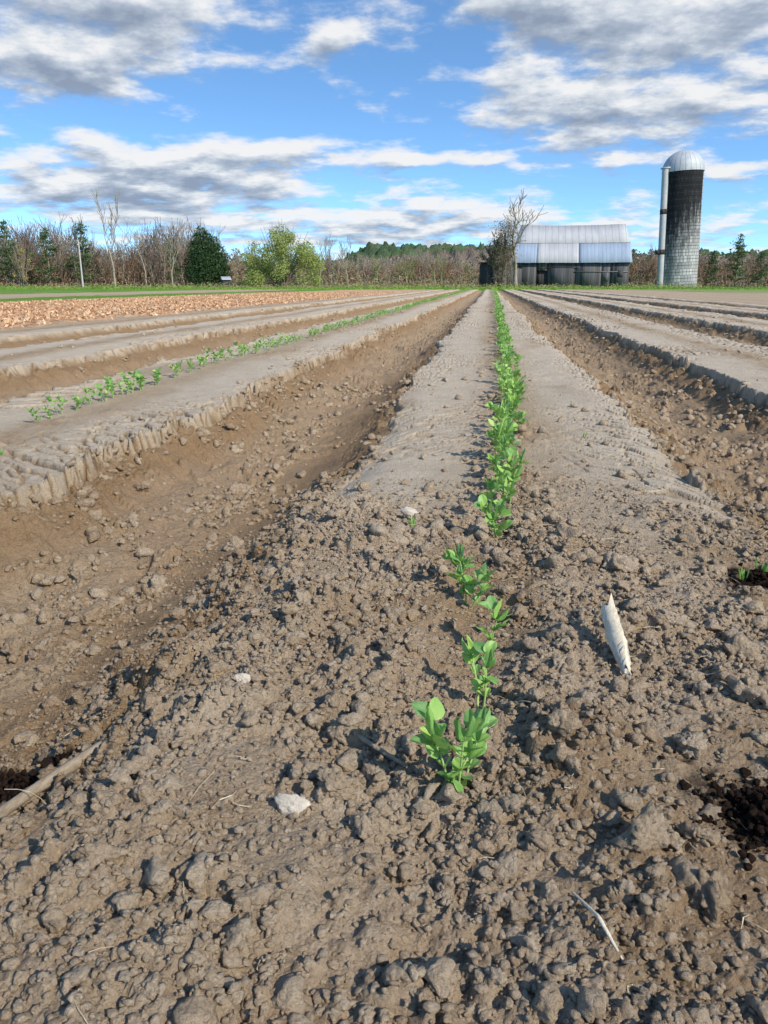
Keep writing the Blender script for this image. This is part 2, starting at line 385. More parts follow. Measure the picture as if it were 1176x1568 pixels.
limb('dry_twig',[(.09,.56,hz(.09,.56)+.004),(.105,.52,hz(.105,.52)+.012),(.12,.49,hz(.12,.49)+.005)],[.001,.002,.001],WOOD,6,.1,7)
limb('dead_leaf',[(-.048,.655,hz(-.048,.655)+.004),(-.04,.67,hz(-.04,.67)+.012),(-.03,.682,hz(-.03,.682)+.006)],[.0015,.0055,.001],GREYW,6,.2,9)
segs=[]
for i in range(330):
    x=rng.uniform(-.6,.7);y=rng.uniform(.35,1.9);z0=hz(x,y)+.005
    a=rng.uniform(0,6.28);L=rng.uniform(.004,.018)*(3 if i<22 else 1);r_=rng.uniform(.0003,.0007);q=np.array([x,y,z0]);el=rng.normal()*.15
    for k in range(4):
        a+=rng.normal()*.35;q2=q+L/2*np.array([math.cos(a),math.sin(a),el]);el-=.12;segs.append([*q,*q2,r_,r_*.8]);q=q2
mb=MB();mb.tubes(segs,4);mb.build('straw_debris',[simple('straw_bits',(.36,.28,.17),(.66,.56,.40),8,.8,0,island=True)])
rs=np.random.default_rng(8);n=30000
x=-5.4-8*rs.random(n);y=4+46*rs.random(n)**1.6;k=fields(x,y);kk=k[4]>.35
c=np.stack([x,y,k[0]+.015],1)[kk];mb=MB();mb.quads(c,.08,rs,0,.35)
mb.build('straw_mulch',[simple('mulch',(.38,.20,.105),(.70,.48,.29),1,.9,0,island=True)])
# ---------------------------------------------------------------- pea plants
def peamat():
    m,nt,b=newmat('pea_leaf')
    g_=nt.nodes.new('ShaderNodeNewGeometry');v=tc(nt)
    f=math_(nt,'ADD',math_(nt,'MULTIPLY',g_.outputs['Random Per Island'],.6),math_(nt,'MULTIPLY',noise(nt,v,120,3),.4))
    c=ramp(nt,f,[(.15,(.14,.30,.11)),(.5,(.26,.47,.12)),(.85,(.44,.62,.15))])
    nt.links.new(c,b.inputs['Base Color']);b.inputs['Roughness'].default_value=.45;b.inputs['Specular IOR Level'].default_value=.4
    bump(nt,noise(nt,v,350,3),b,.25,.001)
    t=nt.nodes.new('ShaderNodeBsdfTranslucent');nt.links.new(mixc(nt,.5,c,(.50,.72,.08)),t.inputs[0])
    mx=nt.nodes.new('ShaderNodeMixShader');mx.inputs[0].default_value=.33
    nt.links.new(b.outputs[0],mx.inputs[1]);nt.links.new(t.outputs[0],mx.inputs[2]);nt.links.new(mx.outputs[0],nt.nodes['Material Output'].inputs[0]);return m
PEA=peamat();STEM=simple('pea_stem',(.24,.38,.12),(.40,.52,.2),60,.6,0)
def unit(v): return v/(np.linalg.norm(v)+1e-9)
def leaf(mb,base,d,up,L,W,fold,curl,nu=8,nv=4,pw=.8):
    d=unit(d);sd=unit(np.cross(d,up));up=np.cross(sd,d)
    t=np.linspace(0,1,nu+1);s=np.linspace(-1,1,nv+1);V=[]
    w=W*.5*np.sin(math.pi*np.clip(t,0,1)**pw)**.5;w[0]=W*.03;w[-1]=W*.05
    for i in range(nu+1):
        ctr=base+d*L*(t[i]-.25*abs(curl)*t[i]**2)+up*(curl*L*.6*t[i]**2)
        for q in s:
            V.append(ctr+sd*q*w[i]*math.cos(fold)+up*abs(q)*w[i]*math.sin(fold)+up*.03*L*math.sin(q*5+t[i]*7))
    F=[[i*(nv+1)+j,i*(nv+1)+j+1,(i+1)*(nv+1)+j+1,(i+1)*(nv+1)+j] for i in range(nu) for j in range(nv)]
    mb.add(V,F,0)
def pea(mb,org,H,rg,nst=None,lo=False,spread=.35,big=1.):
    nst=nst or rg.choice([1,2,2,3]);nu,nv=(3,2) if lo else (9,6)
    for si in range(nst):
        az=rg.uniform(0,6.28);lean=rg.uniform(.08,spread)*(1 if nst>1 else .4)
        d=unit(np.array([math.cos(az)*lean,math.sin(az)*lean,1]));p=np.array(org)+np.array([math.cos(az),math.sin(az),0])*.007*(nst>1)
        nn=rg.integers(3,5) if not lo else 3;h=H*rg.uniform(.7,1.08);segs=[];pa=rg.uniform(0,6.28)
        for k in range(nn):
            q=p+d*h/nn*(.9 if k else 1.15);segs.append([*p,*q,.0016*(1-.12*k)*H/.09,.0014*(1-.12*k)*H/.09]);p=q
            d=unit(d+rg.normal(size=3)*.13);pa+=math.pi+rg.normal()*.4
            fr=(k+1)/nn;sz=big*H/.09*(.5+.55*math.sin(min(1,fr*1.1)*2.1))*rg.uniform(.72,1.1)
            for sg in(-1,1):
                a=pa+sg*1.1;dd=np.array([math.cos(a),math.sin(a),rg.uniform(.5,1.3)])
                leaf(mb,p,dd,np.array([0,0,1.])+.5*rg.normal(size=3)*.4,.020*sz,.017*sz,rg.uniform(.1,.6),rg.uniform(-.3,.35),nu,nv,.7)
            pd=unit(np.array([math.cos(pa)*.8,math.sin(pa)*.8,rg.uniform(.6,1.4)]));pe=p+pd*.020*sz;segs.append([*p,*pe,.0010,.0008])
            for sg in(-1,1):
                a=pa+sg*rg.uniform(.6,1.15);dd=np.array([math.cos(a),math.sin(a),rg.uniform(0.1,1.4)])
                leaf(mb,pe,dd,np.array([math.cos(pa)*-.5,math.sin(pa)*-.5,1.])+rg.normal(size=3)*.4,.027*sz,.0205*sz,rg.uniform(.05,.6),rg.uniform(-.45,.25),nu,nv,.9)
        for sg in(-1,1):
            leaf(mb,p,d+.25*sg*np.array([math.cos(pa),math.sin(pa),0]),np.array([math.cos(pa)*sg,math.sin(pa)*sg,.3]),.034*H/.09*rg.uniform(.7,1.2)*big,.015*H/.09*big,.8,.05,nu,nv)
        # tendril
        if not lo:
            t_=p.copy();dd=unit(d+rg.normal(size=3)*.5)
            for k in range(6):
                t2=t_+dd*.005;segs.append([*t_,*t2,.0005,.0004]);t_=t2;dd=unit(dd+rg.normal(size=3)*.35)
        mb.tubes(segs,5 if not lo else 3,1)
near=[(-.015,.698,.092,3,11,.95),(.004,.852,.092,2,12,.8),(.019,1.056,.07,1,13,1.1),(-.019,1.20,.085,3,24,1.),(.039,1.548,.098,2,15,1.),(.043,1.66,.09,2,16,1.),(.06,1.78,.098,2,17,1.),(.052,1.88,.09,2,18,1.),(.07,1.98,.092,2,19,1.)]
for (x,y,H,ns,sd,bg_) in near:
    rg=np.random.default_rng(sd);mb=MB();pea(mb,(0,0,-.006),H,rg,ns,big=bg_,spread=.6);mb.build('pea_plant',[PEA,STEM],True,loc=(x,y,hz(x,y)))
def row(name,fx,y0,y1,sp,rg,H=.08,gap=0.):
    mb=MB();y=y0
    while y<y1:
        y+=sp*(1+max(0,(y-9))*.05)*rg.uniform(.5,1.5)
        if rg.random()<gap and y<12: continue
        x=fx(y)+rg.normal()*.014;lo=y>4
        pea(mb,(x,y,hz(x,y)-.005),H*rg.uniform(.62,1.22)*(1+max(0,min(1,(y-9)*.02))),rg,nst=2 if y>2.5 else None,lo=lo,big=1.05,spread=.5)
    mb.build(name,[PEA,STEM],True)
rg=np.random.default_rng(33)
row('pea_plant_row',lambda y:float(rowx(y)),2.03,84,.068,rg,.088,.03)
row('pea_plant_row',lambda y:-1.70-.03*min(1,max(0,(y-2.8)/3)),2.6,80,.085,rg,.068,.12)
for (x,y,s_) in[(-.145,1.56,.035),(.50,1.37,.05),(.46,1.34,.035),(.33,2.6,.03),(-1.5,2.2,.03)]:
    mb=MB();z0=hz(x,y)
    for k in range(9):
        a=rg.uniform(0,6.28);leaf(mb,np.array([0,0,0]),np.array([math.cos(a)*.6,math.sin(a)*.6,1]),np.array([math.cos(a),math.sin(a),0.3]),s_*rg.uniform(.5,1),s_*.13,.4,-.4,6,2)
    mb.build('weed_sprout',[PEA],True,loc=(x,y,z0-.002))
# ---------------------------------------------------------------- yard frame
ca,sa=math.cos(A0),math.sin(A0)
def S(l,f,z=0.): return np.array([l*ca-f*sa,l*sa+f*ca,z])
BARK=simple('bark',(.11,.085,.065),(.27,.22,.17),3,.95,.4,.05)
PALEB=simple('pale_bark',(.22,.18,.14),(.42,.37,.30),3,.95,.4,.05)
TWIG=simple('twigs',(.11,.075,.058),(.25,.185,.145),.3,.95,0,island=True)
TWIGR=simple('twigs_brown',(.17,.10,.065),(.33,.215,.145),.3,.95,0,island=True)
TWIGP=simple('twigs_pale',(.20,.16,.12),(.38,.32,.25),.3,.95,0,island=True)
TWIGG=simple('twigs_olive',(.15,.16,.07),(.30,.31,.14),.3,.95,0,island=True)
def grow(segs,p,d,L,r,depth,rg,nch=4,upb=.25,tips=None,minr=.012):
    n=4;q=p
    for i in range(n):
        d=unit(d+rg.normal(size=3)*.13+np.array([0,0,upb*.25]));q2=q+d*L/n;r2=max(minr,r*(1-.16))
        segs.append([*q,*q2,r,r2])
        if depth>0 and (i>=1 or depth<3):
            for c in range(max(1,nch//2) if i<n-1 else nch//2+1):
                a=rg.normal(size=3);a=unit(a-d*np.dot(a,d));cd=unit(d*rg.uniform(.6,1.1)+a*rg.uniform(.5,.9)+np.array([0,0,upb]))
                grow(segs,q2,cd,L*rg.uniform(.4,.68),max(minr,r2*rg.uniform(.4,.6)),depth-1,rg,nch,upb,tips,minr)
        q=q2;r=r2
    if tips is not None: tips.append(q)
def bare(name,pos,H,rg,mat,depth=3,nch=4,r=None,upb=.3,minr=.018,lean=(0,0)):
    segs=[];grow(segs,np.array([0,0,-.2]),unit(np.array([lean[0],lean[1],1])),H*.62,r or H*.022,depth,rg,nch,upb,None,minr)
    a=np.array(segs);k=H/a[:,5].max();a[:,:6]*=k
    mb=MB();mb.tubes(a,5);return mb.build(name,[mat],loc=pos)
rg=np.random.default_rng(4)
bare('bare_tree',S(16.4,100),11.4,rg,PALEB,3,3,.28,.22,.03,(-.05,0))
bare('bare_tree',S(13.9,101),6.8,rg,BARK,3,4,.3,.35,.03)
bare('bare_tree',S(-36.0,108),12.6,rg,PALEB,3,3,.17,.6,.028)
bare('bare_tree',S(-27.2,104),8.6,rg,PALEB,3,3,.12,.7,.02)
bare('bare_tree',S(-9.0,112),7.6,rg,PALEB,3,3,.12,.7,.02)
bare('bare_tree',S(-5.2,115),7.0,rg,PALEB,3,3,.10,.7,.02)
bare('bare_tree',S(-33.0,112),9.2,rg,PALEB,3,3,.14,.5,.02)
bare('bare_tree',S(-42.0,110),9.6,rg,BARK,3,3,.14,.5,.03)
bare('bare_tree',S(-30.0,110),8.0,rg,BARK,3,3,.14,.5,.03)
mb=MB();rs=np.random.default_rng(3);n=4200
c=rs.normal(size=(n,3))*np.array([.72,.7,2.1])+np.array([0,0,4.6]);c=c[c[:,2]<7.8]
mb.tubes([[0,0,-.2,.1,0,3,.35,.28],[.1,0,3,0,0,6.5,.28,.1]],7,1);mb.quads(c,.28,rs,0,.22)
mb.build('vine_covered_trunk',[leafmat('dry_vine',[(.2,(.09,.075,.045)),(.8,(.26,.21,.12))],.1,.9),BARK],loc=S(14.7,99.5))
tmpl=[]
for i in range(14):
    sg=[];grow(sg,np.zeros(3),np.array([0,0,1.]),6.,.10,2,rg,4 if i%2 else 3,.5,None,.02);a=np.array(sg);a[:,:6]*=9/a[:,5].max();tmpl.append(a)
def woods(name,n,l0,l1,f0,f1,h0,h1,mat,rs,rr=1.):
    out=[]
    for i in range(n):
        f=rs.uniform(f0,f1);l=rs.uniform(l0,l1)
        g_=float(vn(l*.16,f*.02,17));g2=float(vn(l*.5,f*.05,18))
        hh=h0+(h1-h0)*(.15+.55*g_+.3*g2)*rs.uniform(.65,1.15)
        t=tmpl[rs.integers(len(tmpl))].copy();k=hh/9;an=rs.uniform(0,6.28);c,s=math.cos(an),math.sin(an)
        for o in(0,3):
            x=t[:,o]*c-t[:,o+1]*s;y=t[:,o]*s+t[:,o+1]*c;t[:,o]=x;t[:,o+1]=y
        t[:,:6]*=k;t[:,6:]*=rr;l*=f/f0;p=S(l,f);t[:,:3]+=p;t[:,3:6]+=p;out.append(t)
    mb=MB();mb.tubes(np.concatenate(out),3);return mb.build(name,[mat])
rs=np.random.default_rng(9)
woods('bare_woods',210,-66,-24,115,160,4.5,12.5,TWIG,rs,1.3)
woods('bare_woods',60,-66,-24,112,122,4,10.5,TWIGP,rs,1.0)
woods('bare_woods',130,-66,-22,110,125,3,6.5,TWIGR,rs,1.1)
woods('bare_woods',170,-26,16,135,190,3.2,8.6,TWIGP,rs,1.1)
woods('bare_woods',110,-26,16,130,150,2.5,5.5,TWIGR,rs,1.1)
woods('bare_woods',40,-60,16,118,150,3,6.5,TWIGG,rs,1.2)
woods('bare_woods',90,30,72,122,160,2.8,8.0,TWIG,rs,1.1)
woods('bare_woods',70,30,72,122,140,2.8,6.0,TWIGR,rs,1.1)
def brush(name,n,l0,l1,f0,f1,hh,mat,rs,size=.5):
    f=rs.uniform(f0,f1,n);l=rs.uniform(l0,l1,n)*f/f0;h=hh*(.35+1.1*vn(l*.35,f*.1,5))*rs.random(n)**1.4
    P=np.stack([l*ca-f*sa,l*sa+f*ca,h],1);mb=MB();mb.quads(P,size,rs,0,.2);return mb.build(name,[mat])
brush('underbrush',17000,-70,-22,108,135,3.0,leafmat('brush_a',[(.2,(.10,.065,.045)),(.8,(.30,.205,.135))],0,.9),rs,.5)
brush('underbrush',11000,-24,18,118,150,3.0,leafmat('brush_b',[(.2,(.15,.105,.07)),(.55,(.30,.22,.15)),(.8,(.26,.26,.12))],0,.9),rs,.5)
brush('underbrush',9000,30,74,122,145,3.0,leafmat('brush_c',[(.2,(.13,.09,.06)),(.8,(.33,.24,.16))],0,.9),rs,.5)
brush('dry_grass',16000,-62,34,86,104,.6,leafmat('dryg',[(.2,(.26,.20,.10)),(.5,(.42,.34,.18)),(.8,(.17,.25,.05))],.2,.9),rs,.28)
brush('grass_verge',26000,-60,62,78,100,.30,leafmat('grassv',[(.2,(.12,.24,.03)),(.8,(.26,.44,.06))],.3,.8),rs,.26)
def hills(name,l0,l1,f0,f1,hf,mat,dl=1.3,df=2.2,cs=5.):
    l=np.arange(l0,l1,dl);f=np.arange(f0,f1,df);LL,FF=np.meshgrid(l,f);L_=LL.ravel();F_=FF.ravel()
    hh=hf(L_)*ss(f0,f0+.5*(f1-f0),F_)*(.85+.3*vn(L_*.03,F_*.03,55));hh=hh+(bumps(L_,F_,cs,57,.9,False)*1.0+bumps(L_,F_,cs*.45,58,.9,False)*1.1)*(hh>1)-1
    P=np.stack([L_*ca-F_*sa,L_*sa+F_*ca,hh],1);ix=np.arange(len(L_)).reshape(len(f),len(l))
    mb=MB();mb.add(P,np.stack([ix[:-1,:-1],ix[:-1,1:],ix[1:,1:],ix[1:,:-1]],-1).reshape(-1,4));return mb.build(name,[mat],False)
def canopy(name,stops):
    m,nt,b=newmat(name);v=tc(nt);f=math_(nt,'ADD',math_(nt,'MULTIPLY',noise(nt,v,.12,3),.5),math_(nt,'MULTIPLY',noise(nt,v,1.1,4,.7),.5))
    nt.links.new(ramp(nt,f,stops),b.inputs['Base Color']);b.inputs['Roughness'].default_value=1;b.inputs['Specular IOR Level'].default_value=0;bump(nt,noise(nt,v,1.5,4),b,1.,1.);return m
hills('wooded_hill',-330,330,330,420,lambda l:10+3*np.sin(l*.02)+0*l,canopy('bare_canopy',[(.35,(.14,.105,.09)),(.5,(.22,.175,.145)),(.6,(.12,.14,.08)),(.7,(.28,.235,.18))]))
hills('wooded_hill',-60,260,440,560,lambda l:20.5*ss(-60,0,l)*(.75+.25*ss(160,70,l)),canopy('pine_canopy',[(.35,(.045,.08,.045)),(.5,(.085,.13,.065)),(.65,(.15,.17,.09))]),1.5,2.5,6.)
def forest(name,n,l0,l1,f0,f1,h0,h1,mat,rs,conif=False,q=55,size=1.5):
    P=[]
    for i in range(n):
        f=rs.uniform(f0,f1);l=rs.uniform(l0,l1)*f/f0;h=rs.uniform(h0,h1)*(.8+.4*vn(l*.02,f*.01,7));w=h*(.2 if conif else .3)
        t=rs.random(q)**(1.3 if conif else .8)
        rad_=w*((1-t) if conif else np.sqrt(np.clip(1-(2*t-1)**2,.05,1)))
        a=rs.uniform(0,6.28,q);rr=rad_*np.sqrt(rs.random(q));b=S(l,f)
        P.append(np.stack([b[0]+rr*np.cos(a),b[1]+rr*np.sin(a),(t if conif else .02+t*.98)*h],1))
    mb=MB();mb.quads(np.concatenate(P),size,rs,0,.5);return mb.build(name,[mat])
forest('distant_forest',420,-190,190,250,320,7,11,leafmat('far_brown',[(.2,(.15,.115,.09)),(.5,(.24,.19,.15)),(.8,(.34,.28,.21))],0,.95,.03),rs,False,110,.9)
forest('distant_forest',60,-190,190,250,310,7,12,leafmat('far_pine2',[(.2,(.05,.085,.04)),(.8,(.12,.18,.07))],0,.95,.03),rs,True,150,.9)
forest('distant_forest',60,-120,80,240,280,6,9,leafmat('far_bud',[(.2,(.26,.25,.10)),(.8,(.44,.42,.18))],0,.95,.03),rs,False,110,.9)
PINE=leafmat('pine_needles',[(.2,(.035,.065,.028)),(.6,(.09,.145,.05)),(.9,(.19,.24,.09))],.15,.7,.6)
def pine(pos,H,W,rg,dens=1.,irr=.35,z0=.15,mat=PINE):
    mb=MB();segs=[[0,0,-.2,.05,0,H*.5,H*.02,H*.013],[.05,0,H*.5,0,0,H,H*.013,.02]];C=[];z_=H*z0
    while z_<H*.98:
        t=(z_-H*z0)/(H*(1-z0));R=W*.5*(1-t)**.75*min(1,.55+2.2*t)
        for k in range(rg.integers(3,6)):
            a=rg.uniform(0,6.28);r_=R*rg.uniform(1-irr*1.6,1.15);dz=r_*rg.uniform(.0,.4)
            e=np.array([math.cos(a)*r_,math.sin(a)*r_,z_+dz]);segs.append([.03,0,z_,*e,.035,.012])
            m=int((10+44*r_/W*2)*dens);u=rg.random(m)**.6
            C.append(np.array([0,0,z_])+(e-np.array([0,0,z_]))*u[:,None]+rg.normal(size=(m,3))*np.array([.16,.16,.07])*W/3.4)
        z_+=H*.058*rg.uniform(.7,1.3)
    mb.tubes(segs,5,1);mb.quads(np.concatenate(C),.25*W/4,rg,0,.4);return mb.build('pine_tree',[mat,BARK],loc=pos)
for (px,F_,H,W,dn) in[(133,110,8.8,5.2,1),(18,110,8.6,5.2,1),(78,110,8.0,5.0,1.),(268,106,6.4,3.6,1),(1125,116,7.3,5.0,1.),(1088,124,5.6,3.6,1),(50,116,5.5,4,1),(1160,122,5.4,4,1),(100,125,6.8,4.6,1),(965,135,6.2,3.8,1)]:
    pine(S((px-588)*F_/1233,F_),H,W,rg,dn,.42)
def blobtree(name,pos,lobes,mat,rg,per=300,size=.25,trunkseg=None,inner=.45):
    mb=MB();C=[]
    for (x,y,z_,r_,rz) in lobes:
        m=int(per*r_*r_);d=rg.normal(size=(m,3));d/=np.linalg.norm(d,axis=1,keepdims=True);u=inner+(1.05-inner)*rg.random((m,1))**.6
        C.append(np.array([x,y,z_])+d*u*np.array([r_,r_,rz]))
    C=np.concatenate(C);C=C[C[:,2]>.05];mb.quads(C,size,rg,0,.5)
    mb.tubes(trunkseg,6,1);return mb.build(name,[mat,BARK],loc=pos)
L=[(0,0,1.7,2.4,1.6),(-1.2,.2,3.0,1.7,1.7),(1.2,-.2,2.9,1.8,1.8),(0,0,4.2,2.0,1.8),(-.3,0,5.6,1.5,1.4),(-.5,0,6.7,.8,1.0),(1.6,.3,4.1,1.2,1.4),(-1.7,0,2.0,1.3,1.4),(2.1,0,1.9,1.2,1.4),(.9,.2,5.4,1.1,1.1),(-1.3,-.3,4.7,1.1,1.2),(.3,0,6.4,.6,.8)]
blobtree('cedar_tree',S(-23.0,105),L,leafmat('cedar',[(.2,(.014,.034,.016)),(.6,(.045,.09,.03)),(.9,(.11,.17,.055))],.1,.8,.9),rg,560,.24,[[0,0,-.2,0,0,5,.25,.1]])
BUD=leafmat('spring_buds',[(.2,(.20,.24,.06)),(.55,(.36,.41,.12)),(.85,(.52,.56,.20))],.3,.8,.6)
def budtree(pos,W,H,rg,n=26,per=420,name='budding_tree',mat=BUD,size=.2):
    L=[];sg=[]
    for i in range(n):
        a=rg.uniform(0,6.28);q=math.sqrt(rg.random());x=q*W*.42*math.cos(a);y=q*W*.42*math.sin(a);top=H*(1-.42*q*q)-.8
        z_=rg.uniform(.16,1)*top;L.append((x,y,z_,rg.uniform(.6,1.15)*W/9,rg.uniform(.6,1.2)*W/9))
        sg+= [[0,0,-.2,x*.4,y*.4,z_*.5,.12,.08],[x*.4,y*.4,z_*.5,x,y,z_+.4,.07,.02]]
    for i in range(50):
        a=rg.uniform(0,6.28);q=rg.random();x=q*W*.48*math.cos(a);y=q*W*.48*math.sin(a);z_=H*(1-.35*q*q)*rg.uniform(.7,1.04);sg.append([x*.6,y*.6,z_*.6,x,y,z_,.035,.015])
    return blobtree(name,pos,L,mat,rg,per,size,sg,.1)
budtree(S(-12.8,103),10.4,8.4,rg,56,380)
budtree(S(-16.8,106),5.4,5.8,rg,20,560)
budtree(S(-47.3,106),3.2,6.8,rg,12,400,mat=leafmat('yellow_buds',[(.2,(.36,.30,.07)),(.8,(.56,.48,.16))],.3,.8))
# ---------------------------------------------------------------- barn
def planks(name,c1,c2,w,vert=True,dark=.6):
    m,nt,b=newmat(name);v=tc(nt);n=noise(nt,mapping(nt,v,(5,5,.35)),1.6,6,.7)
    sx=nt.nodes.new('ShaderNodeSeparateXYZ');nt.links.new(v,sx.inputs[0])
    u=math_(nt,'DIVIDE',math_(nt,'ADD',sx.outputs[0],sx.outputs[1]),w);fr=math_(nt,'FRACT',u);fl=math_(nt,'FLOOR',u)
    wn=nt.nodes.new('ShaderNodeTexWhiteNoise');wn.noise_dimensions='1D';nt.links.new(fl,wn.inputs['W'])
    c=ramp(nt,math_(nt,'ADD',math_(nt,'MULTIPLY',n,.6),math_(nt,'MULTIPLY',wn.outputs['Value'],.4)),[(.25,c1),(.75,c2)])
    gap=math_(nt,'LESS_THAN',fr,.07);c=mixc(nt,gap,c,(.02,.02,.02))
    nt.links.new(c,b.inputs['Base Color']);b.inputs['Roughness'].default_value=1.;b.inputs['Specular IOR Level'].default_value=.05
    bump(nt,fr,b,.3,.03);return m
WALL=planks('weathered_boards',(.055,.054,.056),(.16,.157,.16),.28)
WALLD=planks('dark_boards',(.04,.036,.034),(.11,.10,.095),.25)
def metal(name,c1,c2,rib=.6,rust=.25):
    m,nt,b=newmat(name);v=tc(nt);sx=nt.nodes.new('ShaderNodeSeparateXYZ');nt.links.new(v,sx.inputs[0])
    n=noise(nt,mapping(nt,v,(1.2,.25,.25)),1.2,6,.65);c=ramp(nt,n,[(.3,c1),(.7,c2)])
    rs_=ramp(nt,noise(nt,mapping(nt,v,(2.5,.3,.3)),1.0,6,.7),[(.6,(0,0,0)),(.72,(1,1,1))])
    c=mixc(nt,math_(nt,'MULTIPLY',rs_,rust),c,(.24,.15,.11))
    u=math_(nt,'DIVIDE',sx.outputs[0],rib);fr=math_(nt,'FRACT',u);c=mixc(nt,math_(nt,'LESS_THAN',fr,.08),c,tuple(k*.8 for k in c1))
    nt.links.new(c,b.inputs['Base Color']);b.inputs['Roughness'].default_value=.7;b.inputs['Specular IOR Level'].default_value=.2
    bump(nt,math_(nt,'PINGPONG',u,.5),b,.4,.03);return m
ROOF=metal('roof_metal',(.38,.38,.39),(.50,.50,.51),.6,.12);ROOFB=metal('roof_metal_blue',(.25,.31,.40),(.34,.41,.50),.5,.05);ROOFG=metal('roof_metal_worn',(.38,.38,.39),(.49,.49,.49),.9,.15)
barn=bpy.data.objects.new('barn',None);sc.collection.objects.link(barn);barn.location=S(25.4,110);barn.rotation_euler[2]=A0-rad(9)
Dp=10
mb=MB()
spans=[(-7.6,-4.6,0,3.5),(-4.6,-3.2,2.3,3.5),(-3.2,.6,0,3.5),(.6,4.0,0,3.5),(4.0,5.2,0,3.5),(5.2,7.6,0,3.5)]
for i,(a_,b_,z0,z1) in enumerate(spans): mb.box(((a_+b_)/2,-.03*(i%2),(z0+z1)/2),(b_-a_,.15,z1-z0),0)
mb.build('front_wall',[WALL],parent=barn)
mb=MB();mb.box((-3.9,.25,1.15),(1.4,.05,2.3),0);mb.build('door_recess',[WALLD],parent=barn)
WALLM=planks('barn_door_boards',(.05,.05,.053),(.14,.14,.145),.3)
mb=MB();mb.box((-1.2,-.17,1.35),(3.0,.07,2.7),0);mb.box((-1.2,-.23,2.75),(4.6,.05,.1),0);mb.box((4.6,-.15,1.5),(.9,.06,1.1),0);mb.box((6.5,-.15,1.9),(.7,.06,.8),0);mb.build('doors_and_shutters',[WALLM],parent=barn)
mb=MB();mb.box((0,-.15,3.42),(15.2,.12,.14),0);mb.box((3.9,-.15,2.15),(7.2,.05,.10),0);mb.build('trim_boards',[simple('trim',(.12,.115,.11),(.23,.22,.21),2)],parent=barn)
mb=MB();mb.box((0,Dp,1.75),(15.2,.15,3.5),0)
for sx_ in(-1,1):
    xx=sx_*7.5;V=[[xx,.1,0],[xx,Dp-.1,0],[xx,Dp-.1,3.5],[xx,Dp-1.7,5.9],[xx-sx_*.35,Dp/2,8.2],[xx,1.7,5.9],[xx,.1,3.5]];mb.add(V,[[0,1,2,3,4,5,6]])
mb.build('side_walls',[WALL],parent=barn)
def roofpatch(name,x0,x1,x2,x3,y0,z0,y1,z1,mat,off=0.):
    mb=MB();N=12;V=[];rg2=np.random.default_rng(int(abs(x0*10))+3)
    for j in range(3):
        t=j/2
        for i in range(N+1):
            s_=i/N;xa=x0+(x1-x0)*s_;xb=x2+(x3-x2)*s_;sag=-.14*math.sin(math.pi*min(1,max(0,((xa+7.7)/15.4))))*(1 if z1>7 and j==2 else .3)
            V.append([xa+(xb-xa)*t,y0+(y1-y0)*t-off,z0+(z1-z0)*t+off+sag+.012*rg2.normal()])
    F=[[j*(N+1)+i,j*(N+1)+i+1,(j+1)*(N+1)+i+1,(j+1)*(N+1)+i] for j in range(2) for i in range(N)]
    mb.add(V,F);o=mb.build(name,[mat],parent=barn)
    so=o.modifiers.new('thick','SOLIDIFY');so.thickness=.05
roofpatch('roof_lower_blue_left',-8.0,-4.7,-7.7,-4.6,-.5,3.35,1.65,6.0,ROOFB)
roofpatch('roof_lower_mid',-4.7,.9,-4.6,.9,-.5,3.35,1.65,6.0,ROOF,.01)
roofpatch('roof_lower_blue_right',.9,7.9,.9,7.75,-.5,3.35,1.65,6.0,ROOFB)
roofpatch('roof_upper',-7.65,7.7,-6.9,7.3,1.55,5.93,Dp/2,8.5,ROOFG,.03)
roofpatch('roof_back_lower',-7.9,7.9,-7.7,7.75,Dp+.5,3.35,Dp-1.65,6.0,ROOF)
roofpatch('roof_back_upper',-7.7,7.7,-6.9,7.3,Dp-1.6,5.97,Dp/2+.02,8.5,ROOF)
sh=bpy.data.objects.new('old_shed',None);sc.collection.objects.link(sh);sh.location=S(13.6,103);sh.rotation_euler[2]=A0
mb=MB();mb.box((0,0,1.5),(2.6,2.4,3.0),0);mb.box((-.4,-1.23,1.0),(.9,.05,2.0),1);mb.box((0,0,3.12),(3.0,2.8,.12),1);mb.build('shed_body',[WALLD,WALLD],parent=sh)
mb=MB();mb.box((2.6,.6,1.3),(2.6,2.0,2.6),0);mb.add([[1.25,-.6,2.95],[4.0,-.6,2.62],[4.0,1.8,2.62],[1.25,1.8,2.95]],[[0,1,2,3]],0);mb.build('lean_to',[WALL],parent=sh)
sh=bpy.data.objects.new('pump_hut',None);sc.collection.objects.link(sh);sh.location=S(-19.8,101);sh.rotation_euler[2]=A0+.4
WHT=simple('grey_paint',(.32,.34,.38),(.46,.48,.51),2,.7,.1)
mb=MB();mb.box((0,0,.55),(.9,.9,1.1),0);mb.box((.1,-.47,.45),(.4,.04,.8),1);mb.add([[-.6,-.65,1.05],[.6,-.65,1.05],[.6,0,1.45],[-.6,0,1.45],[.6,.65,1.05],[-.6,.65,1.05]],[[0,1,2,3],[3,2,4,5]],2);mb.add([[-.45,-.45,1.1],[-.45,.45,1.1],[-.45,0,1.38],[.45,-.45,1.1],[.45,.45,1.1],[.45,0,1.38]],[[0,1,2],[3,5,4]],0)
mb.build('hut_body',[WALL,WALLD,WHT],parent=sh)
mb=MB();mb.tubes([[0,0,-.3,0,0,5.2,.10,.07]],10);mb.box((0,0,4.9),(.6,.08,.08),0)
mb.build('utility_pole',[simple('pale_pole',(.38,.36,.33),(.54,.52,.48),4)],loc=S(-34.0,91))
